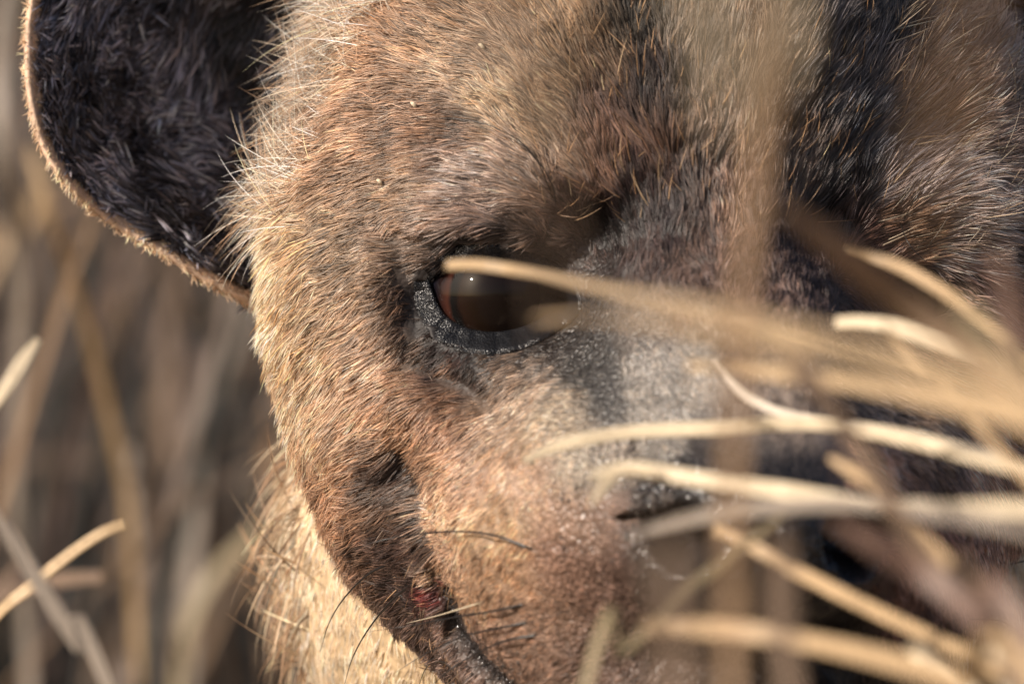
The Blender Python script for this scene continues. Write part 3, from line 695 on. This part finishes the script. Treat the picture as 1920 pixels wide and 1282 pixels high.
for cx_, cy_, sx_, sy_, n_, rr_ in DROPS:
    x = R.normal(cx_, sx_, n_); y = R.normal(cy_, sy_, n_); d = surf(x, y)
    for a, b, c in zip(x, y, d):
        q = rr_ * R.uniform(.5, 1.3); dF.append(sF + len(dV) * 70)
        dV.append(np.array(P3(a, b, c + 1)) + sph * q * np.array((1, .6, R.uniform(.8, 1.5))))
tag(mesh_obj('moisture', to_world(np.vstack(dV)), np.vstack(dF), k.m, hy), kind='stuff')
#@@REST
# ================================================================ dry grass
def straw(name, c1, c2, trans=.25, rough=.5):
    k = NT(name); tc = k.n('ShaderNodeTexCoord')
    at = k.n('ShaderNodeAttribute', attribute_name='along'); ac = k.n('ShaderNodeAttribute', attribute_name='across')
    cx = k.n('ShaderNodeCombineXYZ'); k.l(at.outputs['Fac'], cx.inputs[0]); k.l(ac.outputs['Fac'], cx.inputs[1])
    sc_ = k.n('ShaderNodeVectorMath', operation='MULTIPLY'); k.l(cx.outputs[0], sc_.inputs[0]); sc_.inputs[1].default_value = (2.2, 22, 1)
    nz = k.n('ShaderNodeTexNoise'); nz.inputs['Scale'].default_value = 1; nz.inputs['Detail'].default_value = 4; k.l(sc_.outputs[0], nz.inputs['Vector'])
    rp = k.n('ShaderNodeValToRGB'); k.l(nz.outputs['Fac'], rp.inputs[0])
    a, b = lin(c1) * np.array([.78, .73, .68]), np.minimum(lin(c2) * np.array([1.12, 1.10, 1.10]), .86)
    rp.color_ramp.elements[0].position = .34; rp.color_ramp.elements[0].color = (*a, 1); rp.color_ramp.elements[1].position = .6; rp.color_ramp.elements[1].color = (*b, 1)
    k.l(rp.outputs[0], k.b.inputs['Base Color']); k.b.inputs['Roughness'].default_value = rough
    tr = k.n('ShaderNodeBsdfTranslucent'); k.l(rp.outputs[0], tr.inputs[0])
    mx = k.n('ShaderNodeMixShader'); mx.inputs[0].default_value = trans
    out = [x for x in k.t.nodes if x.type == 'OUTPUT_MATERIAL'][0]
    k.l(k.b.outputs[0], mx.inputs[1]); k.l(tr.outputs[0], mx.inputs[2]); k.l(mx.outputs[0], out.inputs['Surface'])
    return k.m
ST = {
 'cream': straw('cream_straw', (198, 180, 150), (231, 216, 190)),
 'pale': straw('pale_straw', (182, 172, 156), (223, 214, 200)),
 'tan': straw('tan_straw', (159, 135, 102), (199, 173, 135)),
 'gold': straw('golden_straw', (167, 143, 107), (197, 173, 137)),
 'orange': straw('orange_brown_straw', (142, 118, 94), (175, 148, 120)),
 'brown': straw('brown_straw', (106, 89, 75), (139, 119, 101)),
 'red': straw('reddish_brown_straw', (100, 80, 70), (130, 104, 91)),
 'olive': straw('olive_straw', (123, 110, 83), (164, 150, 117)),
 'grey': straw('grey_straw', (126, 118, 110), (165, 155, 143)),
 'green': straw('greenish_straw', (132, 122, 102), (163, 150, 127)),
}
def blade_mesh(path, wid, nseg=60, nr=12, flat=.22, twist=0.0, seed=0):
    """path (k,3) in units, wid: radii per control point; returns V, faces, along, across"""
    n = len(path); r = np.random.default_rng(seed)
    tw = np.linspace(0, twist, n) + r.uniform(-.2, .2)
    V, Fq, cp, C_ = tube(path, wid, np.array(wid) * flat, nseg=nseg, nr=nr, up=(0.0, 1.0, .15), twist=tw, vee=.22)
    V = np.asarray(V)
    al = np.concatenate([np.repeat(np.linspace(0, 1, nseg), nr), [0, 1]]); ac = np.concatenate([np.tile(np.abs(np.linspace(-1, 1, nr)), nseg), [0, 0]])
    # small waviness of the edge
    faces = Fq.tolist()
    for q, flip in cp:
        for t in q.tolist(): faces.append([t[1], t[0], t[2]] if flip else t[:3])
    return V, faces, al, ac
nb = [0]
def blade(pts, w, mat, label, name='grass_stalk', group=None, root=None, tipw=.45, twist=.6, cat='grass stalk', arch=0):
    """pts: (px, py, d) from the tip towards the root, w: half width in units near the middle"""
    nb[0] += 1
    if arch:                                 # tip hangs down; the leaf rises out of the top, arches over and comes down to its root
        pts = list(pts)[::-1]; x, y, d = pts[-1]
        pts += [(x + arch * .25, y - 260, d + 80), (x + arch * .6, y - 330, d + 250), (x + arch, y - 40, d + 500)]
        root = (x - 960 + arch * 1.25, d + 700)
    P = [P3(*q) for q in pts]
    if root:
        if root[0] == 'auto':                # carry on the way it was going, then drop to the ground
            dx = P[-1][0] - P[-2][0]; dz = P[-1][2] - P[-2][2]
            rx_ = P[-1][0] + np.clip(dx / (abs(dz) + 1), -1.2, 1.2) * (P[-1][2] - GZ) * .7
            P.append((rx_, P[-1][1] - 60, GZ - 20))
        else: P.append((root[0], root[1], GZ - 20))
    n = len(P); t = np.linspace(0, 1, n); w = w * (.66 if group == G1 else .6)
    wid = w * np.clip(tipw + (1 - tipw) * np.minimum(t / .22, 1), .1, 1) * (1 + .08 * np.sin(np.arange(n) * 2.1 + nb[0]))
    P = np.array(P)
    V, Fc, al, ac = blade_mesh(P, wid, nseg=26 + 12 * n, twist=twist, seed=nb[0])
    o = mesh_obj(name, to_world(V), Fc, ST[mat], None, attrs={'along': al * len(P) * 2 + nb[0] * 7.3, 'across': ac})
    tag(o, label, cat, group); return o
G1 = 'dry grass blades in front of the face'
# -------- foreground blades, tip first
blade([(838, 497, 1500), (900, 497, 1600), (1000, 513, 1800), (1150, 546, 3000), (1300, 572, 4300), (1500, 622, 5600), (1700, 676, 6600), (1950, 750, 7300), (2300, 930, 8000)], 15, 'gold',
      'golden grass blade with its bright tip lying across the top of the eye', root=(2300, 7000), group=G1, tipw=.8)
blade([(1000, 598, 3600), (1080, 594, 3900), (1180, 594, 4800), (1300, 608, 5200), (1500, 648, 5600), (1700, 700, 6000), (1950, 790, 6500), (2300, 960, 7000)], 12, 'tan',
      'very blurred orange-brown blade along the inner corner and lower edge of the eye', root=(2500, 7600), group=G1)
blade([(1290, 686, 2600), (1380, 690, 2700), (1480, 704, 2900), (1600, 720, 3200), (1800, 764, 3800), (1950, 806, 4200), (2250, 960, 5200)], 20, 'gold',
      'golden-brown blade just above the white curved blade, right of the pale muzzle', root=(2400, 6000), group=G1)
blade([(1338, 672, 900), (1362, 708, 950), (1400, 742, 1000), (1450, 768, 1080), (1520, 786, 1200), (1620, 800, 1400), (1750, 826, 1700), (1950, 890, 2300), (2250, 1060, 3300)], 13, 'pale',
      'thin whitish blade whose tip hooks upward above the long cream blade', root=(2400, 4200), group=G1, tipw=.5)
blade([(983, 864, 1300), (1030, 842, 1300), (1090, 824, 1320), (1200, 808, 1350), (1350, 802, 1450), (1450, 794, 1500), (1560, 797, 1600), (1700, 822, 1900), (1850, 862, 2300), (1980, 905, 2700), (2300, 1080, 3800)], 19, 'cream',
      'long cream blade arching over the muzzle, brightest where it crosses the white one', root=(2400, 4800), group=G1, tipw=.5)
blade([(1112, 892, 1900), (1170, 878, 1900), (1240, 886, 1950), (1350, 904, 2050), (1480, 922, 2200), (1620, 944, 2400), (1780, 954, 2800), (1960, 962, 3200), (2300, 1060, 4400)], 21, 'cream',
      'broad pale blade crossing just above the wet nostril edge', root=(2450, 5400), group=G1, tipw=.6)
blade([(1108, 946, 1900), (1130, 914, 1900), (1158, 886, 1910), (1190, 878, 1930), (1230, 884, 1980)], 13, 'cream',
      'short bent cream leaf tip forking off left of the nostril', group=G1, tipw=.4)
blade([(1180, 1004, 2600), (1240, 986, 2600), (1330, 966, 2700), (1450, 950, 2800), (1600, 944, 3000), (1750, 962, 3400), (1960, 1004, 4000), (2300, 1150, 5200)], 18, 'grey',
      'greyish blade passing below the nostril highlight and merging with the broad pale one', root=(2450, 6200), group=G1)
blade([(1338, 992, 1900), (1390, 1012, 1950), (1460, 1052, 2000), (1600, 1124, 2200), (1750, 1196, 2500), (1870, 1256, 2900), (2050, 1380, 3500)], 19, 'tan',
      'tan blade sloping down across the dark nostril to the lower right', root=(1900, 4600), group=G1, tipw=.75)
blade([(1468, 964, 2300), (1420, 1004, 2350), (1340, 1066, 2400), (1250, 1142, 2500), (1170, 1226, 2600), (1090, 1320, 2700)], 13, 'olive',
      'thin olive-gold stem rising to the right from the bottom edge below the nose', root=(-300, 3400), group=G1, twist=.2)
blade([(1205, 1178, 3000), (1270, 1176, 3000), (1380, 1182, 3100), (1520, 1204, 3200), (1660, 1236, 3400), (1800, 1280, 3700), (2000, 1370, 4200)], 24, 'tan',
      'wide blurred orange-tan blade low in front of the chin', root=(1700, 5200), group=G1, tipw=.7)
blade([(1702, 1206, 2100), (1722, 1222, 2100), (1770, 1262, 2200), (1840, 1310, 2400), (1950, 1400, 2800)], 25, 'cream',
      'stubby cream blade end glowing at the bottom right', root=(1500, 3600), group=G1, tipw=.8)
blade([(1556, 858, 2300), (1600, 886, 2350), (1660, 934, 2450), (1740, 1016, 2600), (1840, 1110, 2900), (1960, 1206, 3300), (2150, 1380, 4000)], 17, 'tan',
      'tan blade running from behind the pale blades down to the right edge', root=(2000, 5000), group=G1)
blade([(1470, 390, 4600), (1530, 436, 4500), (1600, 494, 4300), (1700, 566, 4200), (1820, 650, 4300), (1960, 760, 4700), (2250, 1000, 5600)], 34, 'orange',
      'broad brown leaf blade blurred below the far eye', root=(2500, 6800), group=G1)
blade([(1590, 462, 1900), (1640, 482, 1900), (1700, 506, 1950), (1790, 560, 2050), (1870, 622, 2200), (1960, 700, 2500), (2200, 930, 3600)], 14, 'tan',
      'narrow buff blade along the upper edge of the broad brown leaf', root=(2400, 4800), group=G1)
blade([(1568, 604, 1700), (1620, 604, 1750), (1690, 616, 1850), (1780, 652, 2000), (1860, 690, 2200), (1970, 750, 2600), (2250, 940, 3600)], 18, 'cream',
      'thick cream blade with a rounded bright tip under the far eye', root=(2450, 4800), group=G1, tipw=.85)
blade([(1445, -80, 6200), (1440, 120, 6100), (1420, 320, 6000), (1392, 560, 5900), (1380, 800, 5800), (1372, 1040, 5700), (1372, 1340, 5600)], 24, 'orange',
      'tall soft tan stem standing upright between the two eyes', root=(300, 5600), group='upright stems close to the lens', name='grass_stalk', cat='grass stalk')
blade([(1850, -80, 9800), (1822, 60, 9700), (1786, 200, 9600), (1752, 330, 9500), (1738, 400, 9400)], 34, 'orange',
      'wide blurred brown leaf hanging down in the upper right corner', root=None, group='upright stems close to the lens', name='grass_stalk', cat='grass stalk', arch=800)
blade([(1325, -90, 9000), (1350, 60, 9000), (1362, 180, 9000), (1372, 240, 9000)], 42, 'green',
      'pale greenish leaf blurred to a haze over the forehead', group='upright stems close to the lens', name='grass_stalk', cat='grass stalk', arch=1500)
blade([(1512, -90, 7600), (1490, 40, 7600), (1470, 140, 7600), (1455, 230, 7500)], 26, 'green',
      'greenish leaf next to the tall stem at the top edge', group='upright stems close to the lens', name='grass_stalk', cat='grass stalk', arch=1300)
blade([(880, -80, 8600), (925, 60, 8600), (985, 150, 8600), (1035, 215, 8600), (1085, 280, 8600)], 34, 'brown',
      'beige leaf tip blurred to a patch over the left brow', group='upright stems close to the lens', name='grass_stalk', cat='grass stalk', arch=-1900)
blade([(1010, -80, 9600), (1022, 120, 9600), (1032, 320, 9500), (1040, 500, 9500), (1044, 600, 9500), (1046, 680, 9500)], 9, 'brown',
      'faint brown leaf hanging over the middle of the near eye', group='upright stems close to the lens', name='grass_stalk', cat='grass stalk', arch=-2300)
blade([(1400, 560, 3600), (1450, 630, 3600), (1520, 716, 3600), (1600, 820, 3600), (1680, 960, 3600), (1780, 1100, 3600), (1900, 1260, 3600)], 26, 'brown',
      'brown diagonal blade running behind the cream blades from the bridge of the nose', root=(1500, 3900), group=G1)
blade([(1560, 975, 4200), (1640, 1020, 4200), (1740, 1080, 4200), (1850, 1170, 4300), (2000, 1300, 4500)], 26, 'red',
      'reddish-brown blurred blade right of the dark nostril', root=(1900, 5000), group=G1)
blade([(1462, 985, 5200), (1466, 1080, 5200), (1474, 1180, 5200), (1484, 1300, 5200)], 30, 'brown',
      'short dark brown upright stem under the middle of the nose', root=(700, 5200), group='upright stems close to the lens', name='grass_stalk', cat='grass stalk')
blade([(1868, 470, 4300), (1890, 560, 4300), (1920, 680, 4300), (1960, 820, 4300)], 20, 'red',
      'reddish blade at the right edge beside the far eye', root=(1500, 4600), group=G1)
blade([(1300, 640, 5200), (1480, 650, 5200), (1660, 690, 5300), (1840, 745, 5400), (1980, 800, 5500)], 14, 'olive',
      'dull olive blade blurred behind the golden ones at the right', root=(2300, 6200), group=G1)
blade([(1252, 985, 7600), (1258, 1080, 7600), (1268, 1180, 7600), (1276, 1330, 7600)], 34, 'brown',
      'soft brown leaf standing in front of the near nostril', root=(320, 7400), group='upright stems close to the lens', name='grass_stalk', cat='grass stalk')
blade([(1362, 598, 2300), (1440, 616, 2350), (1560, 652, 2500), (1720, 704, 2800), (1940, 782, 3300), (2260, 960, 4300)], 12, 'gold',
      'slim golden blade running just under the one that crosses the eye', root=(2420, 5200), group=G1)
blade([(1652, 604, 2500), (1700, 656, 2500), (1790, 752, 2600), (1880, 850, 2800), (1980, 960, 3000), (2200, 1240, 3600)], 11, 'tan',
      'thin tan blade falling from under the cream tip towards the right edge', root=(2100, 4200), group=G1)
# -------- stems left of the head
G2 = 'blurred stems beside the ear and cheek'
blade([(52, 270, -4990), (92, 400, -4990), (140, 530, -5157), (182, 680, -5324), (218, 830, -5489), (244, 980, -5656), (262, 1340, -5989)], 24, 'tan',
      'long tan stem curving down past the ear at the far left', root=('auto', -6322), group=G2, name='grass_stalk', cat='grass stalk')
blade([(72, 636, 1500), (44, 676, 1500), (0, 742, 1500), (-80, 850, 1450), (-260, 1200, 1300)], 20, 'cream',
      'short cream blade tip entering from the left edge above a dark gap', root=('auto', 1200), group=G2)
blade([(236, 982, 900), (190, 1000, 900), (130, 1040, 880), (60, 1098, 850), (-20, 1170, 800), (-200, 1400, 600)], 19, 'gold',
      'golden blade with a pale rounded tip pointing to the upper right at the lower left', root=('auto', 400), group=G2, tipw=.8)
blade([(190, 1082, -2994), (150, 1084, -3161), (90, 1092, -3327), (20, 1120, -3659), (-80, 1200, -3993)], 26, 'brown',
      'brownish leaf end just below the golden blade at the lower left', root=('auto', -4658), group=G2, name='grass_stalk', cat='grass stalk', tipw=.8)
blade([(-30, 930, 1900), (30, 1020, 1900), (90, 1120, 1900), (150, 1210, 1900), (230, 1340, 1900)], 24, 'grey',
      'grey blurred stem leaning across the bottom left corner', root=('auto', 1900), group=G2, name='grass_stalk', cat='grass stalk')
blade([(96, 330, -8652), (60, 400, -8652), (20, 470, -8652), (-60, 600, -8652)], 22, 'tan',
      'tan blade crossing the long stem beside the ear', root=('auto', -8984), group=G2)
blade([(330, 470, -8652), (322, 600, -8652), (310, 760, -8652), (330, 900, -8652), (350, 1060, -8652), (340, 1340, -8652)], 42, 'brown',
      'broad orange-brown stem standing behind below the ear', root=('auto', -8652), group=G2, name='grass_stalk', cat='grass stalk')
blade([(470, 560, -7321), (430, 660, -7321), (390, 780, -7321), (372, 900, -7321), (360, 1100, -7321), (350, 1340, -7321)], 30, 'grey',
      'dull grey-brown stem bending down from under the ear', root=('auto', -7321), group=G2, name='grass_stalk', cat='grass stalk')
blade([(530, 960, -6322), (470, 1010, -6322), (410, 1070, -6322), (360, 1160, -6322), (330, 1340, -6322)], 30, 'olive',
      'olive blade reaching up to the throat fringe', root=('auto', -6322), group=G2)
blade([(20, -60, -4990), (0, 120, -4990), (10, 300, -4990), (40, 500, -5324), (30, 900, -5656), (60, 1340, -5989)], 30, 'grey',
      'pale olive stem along the left edge above the ear rim', root=('auto', -6322), group=G2, name='grass_stalk', cat='grass stalk')
blade([(245, 840, -6655), (250, 1000, -6655), (262, 1150, -6655), (268, 1340, -6655)], 34, 'grey',
      'pale grey stem standing upright at the bottom left of the cheek', root=('auto', -6655), group=G2, name='grass_stalk', cat='grass stalk')
blade([(300, 1040, -9317), (250, 880, -9317), (150, 870, -9317), (20, 862, -9317), (-200, 850, -9317), (-500, 900, -9317)], 36, 'brown',
      'dull brown leaf lying level behind the stems at the left', root=('auto', -9317), group=G2, name='grass_stalk', cat='grass stalk')

# -------- seed husks caught in the coat
for (x, y, s_, lb) in ((775, 197, 5.5, 'tiny pale seed husk caught in the brow fur above the eye'), (711, 341, 5, 'tiny straw-coloured seed husk stuck in the temple fur'), (903, 88, 6, 'short pale chaff lying in the fur near the top of the head')):
    d = float(surf(x, y)[0]) + 16
    blade_p = [P3(x - s_, y - s_ * .8, d), P3(x - s_ * .3, y - s_ * .5, d + 5), P3(x + s_ * .5, y + s_ * .4, d + 5), P3(x + s_, y + s_ * 1.6, d)]
    V, Fc, al, ac = blade_mesh(np.array(blade_p), [1.2, 3.4, 3, .6], nseg=20, flat=.5)
    tag(mesh_obj('seed_husk', to_world(V), Fc, ST['cream'], None, attrs={'along': al * 3, 'across': ac}), lb, 'seed husk')

# ---------------------------------------------------------------- ground and the mass of dry grass behind
k = NT('dusty_earth'); tc = k.n('ShaderNodeTexCoord'); nz = k.n('ShaderNodeTexNoise'); nz.inputs['Scale'].default_value = 6; nz.inputs['Detail'].default_value = 8; k.l(tc.outputs['Object'], nz.inputs['Vector'])
rp = k.n('ShaderNodeValToRGB'); k.l(nz.outputs['Fac'], rp.inputs[0]); rp.color_ramp.elements[0].color = (.07, .05, .035, 1); rp.color_ramp.elements[1].color = (.24, .18, .12, 1)
k.l(rp.outputs[0], k.b.inputs['Base Color']); k.b.inputs['Roughness'].default_value = .95
bp = k.n('ShaderNodeBump'); bp.inputs['Distance'].default_value = .02; k.l(nz.outputs['Fac'], bp.inputs['Height']); k.l(bp.outputs[0], k.b.inputs['Normal'])
n_ = 90; gx = np.sinh(np.linspace(-5.5, 5.5, n_)) ; gx = gx / gx.max() * 700
X, Y = np.meshgrid(gx, gx, indexing='ij'); Zg = .012 * np.sin(X * 3.1) * np.cos(Y * 2.3) - .012 + np.clip(np.hypot(X, Y) - 60, 0, 900) * .006
idx = np.arange(n_ * n_).reshape(n_, n_); Fg = np.stack([idx[:-1, :-1], idx[1:, :-1], idx[1:, 1:], idx[:-1, 1:]], -1).reshape(-1, 4)
tag(mesh_obj('ground', np.stack([X, Y, Zg], -1).reshape(-1, 3), Fg, k.m), kind='structure')

def grass_mass(name, n, area, h, wd, mats, seed, lean=.35, avoid=None):
    r = np.random.default_rng(seed)
    x = r.uniform(area[0], area[1], n); y = r.uniform(area[2], area[3], n)
    if avoid is not None:
        kp = avoid(x, y); x, y = x[kp], y[kp]; n = len(x)
    # tussocks
    H = h * r.uniform(.45, 1.15, n); az = r.uniform(0, 6.28, n); ln = r.uniform(.05, lean, n) * H; bend = r.uniform(.2, 1.2, n)
    s = np.linspace(0, 1, 6)[None, :]
    bx = x[:, None] + np.cos(az)[:, None] * ln[:, None] * (s + bend[:, None] * s ** 3); by = y[:, None] + np.sin(az)[:, None] * ln[:, None] * (s + bend[:, None] * s ** 3)
    bz = H[:, None] * (s - .18 * bend[:, None] * s ** 3) - .02
    fa = r.uniform(0, 3.14, n)[:, None]; w_ = (wd * r.uniform(.5, 1.4, n))[:, None] * (1 - s ** 2 * .9) * .5
    Lp = np.stack([bx - np.cos(fa) * w_, by - np.sin(fa) * w_, bz], -1); Rp = np.stack([bx + np.cos(fa) * w_, by + np.sin(fa) * w_, bz], -1)
    Mp = np.stack([bx + np.sin(fa) * w_ * .5, by - np.cos(fa) * w_ * .5, bz], -1)
    V = np.stack([Lp, Mp, Rp], 2)                         # n,6,3,3
    base = (np.arange(n) * 18)[:, None, None]; i = np.arange(5)[None, :, None] * 3; j = np.arange(2)[None, None]
    a = base + i + j; Fq = np.stack([a, a + 1, a + 4, a + 3], -1).reshape(-1, 4)
    tone = np.repeat(r.integers(0, len(mats), n), 18)
    colr = np.array([lin(m) for m in mats])[tone] * np.repeat(np.exp(r.normal(size=n) * .4), 18)[:, None]
    return mesh_obj(name, V.reshape(-1, 3), Fq, GM, cols=colr)
k = NT('dry_grass'); at = k.n('ShaderNodeAttribute', attribute_name='tint'); k.l(at.outputs['Color'], k.b.inputs['Base Color']); k.b.inputs['Roughness'].default_value = .6
tr = k.n('ShaderNodeBsdfTranslucent'); k.l(at.outputs['Color'], tr.inputs[0]); mx = k.n('ShaderNodeMixShader'); mx.inputs[0].default_value = .3
out = [x for x in k.t.nodes if x.type == 'OUTPUT_MATERIAL'][0]; k.l(k.b.outputs[0], mx.inputs[1]); k.l(tr.outputs[0], mx.inputs[2]); k.l(mx.outputs[0], out.inputs['Surface']); GM = k.m
DRY = [(118, 102, 90), (86, 78, 72), (138, 112, 86), (60, 56, 54), (102, 88, 82), (42, 46, 44)]
clear = lambda x, y: ~((x > -.13) & (x < .62) & (y < .95) & (y > -.1))
tag(grass_mass('tall_grass', 5200, (-.9, 1.6, .62, 2.6), .50, .006, DRY, 5, avoid=clear), 'mass of grey-brown dry grass blurred behind the hyena', 'dry grass', kind='stuff')
tag(grass_mass('far_grass', 9000, (-5, 6, 2.2, 12), .75, .012, DRY, 6), 'deep field of dry savanna grass far behind the animal', 'dry grass', kind='stuff')
tag(grass_mass('low_grass', 5200, (-1.6, 1.7, -2.6, .5), .13, .004, DRY, 8, avoid=lambda x, y: ~((x > -.12) & (x < .6) & (y > .05))), 'short dry stubble on the ground in front of the hyena', 'stubble', kind='stuff')
# far bush belt: leaf clumps through a volume
r = np.random.default_rng(9); n = 26000
cx = r.uniform(-22, 22, 90); cy = r.uniform(13, 24, 90); ch = r.uniform(1.0, 2.6, 90); i = r.integers(0, 90, n)
dv = r.normal(size=(n, 3)); dv /= np.linalg.norm(dv, axis=1)[:, None]; dv *= (r.random(n) ** .4)[:, None]
ctr = np.stack([cx[i], cy[i], ch[i] * .75], -1) + dv * np.stack([ch[i], ch[i], ch[i] * .8], -1); ctr[:, 2] = np.maximum(ctr[:, 2], .05)
a = r.normal(size=(n, 3)); a /= np.linalg.norm(a, axis=1)[:, None]; b = np.cross(a, r.normal(size=(n, 3))); b /= np.linalg.norm(b, axis=1)[:, None]
sz = r.uniform(.06, .14, n)[:, None]; V = np.stack([ctr - a * sz, ctr - b * sz * .5, ctr + a * sz, ctr + b * sz * .5], 1).reshape(-1, 3)
colr = np.repeat(np.array([lin(c) for c in ((70, 76, 52), (92, 88, 62), (58, 62, 50))])[r.integers(0, 3, n)], 4, axis=0)
tag(mesh_obj('bush_belt', V, np.arange(4 * n).reshape(-1, 4), GM, cols=colr, smooth=False), 'belt of dark bushes on the far side of the grass', 'bushes', kind='stuff')
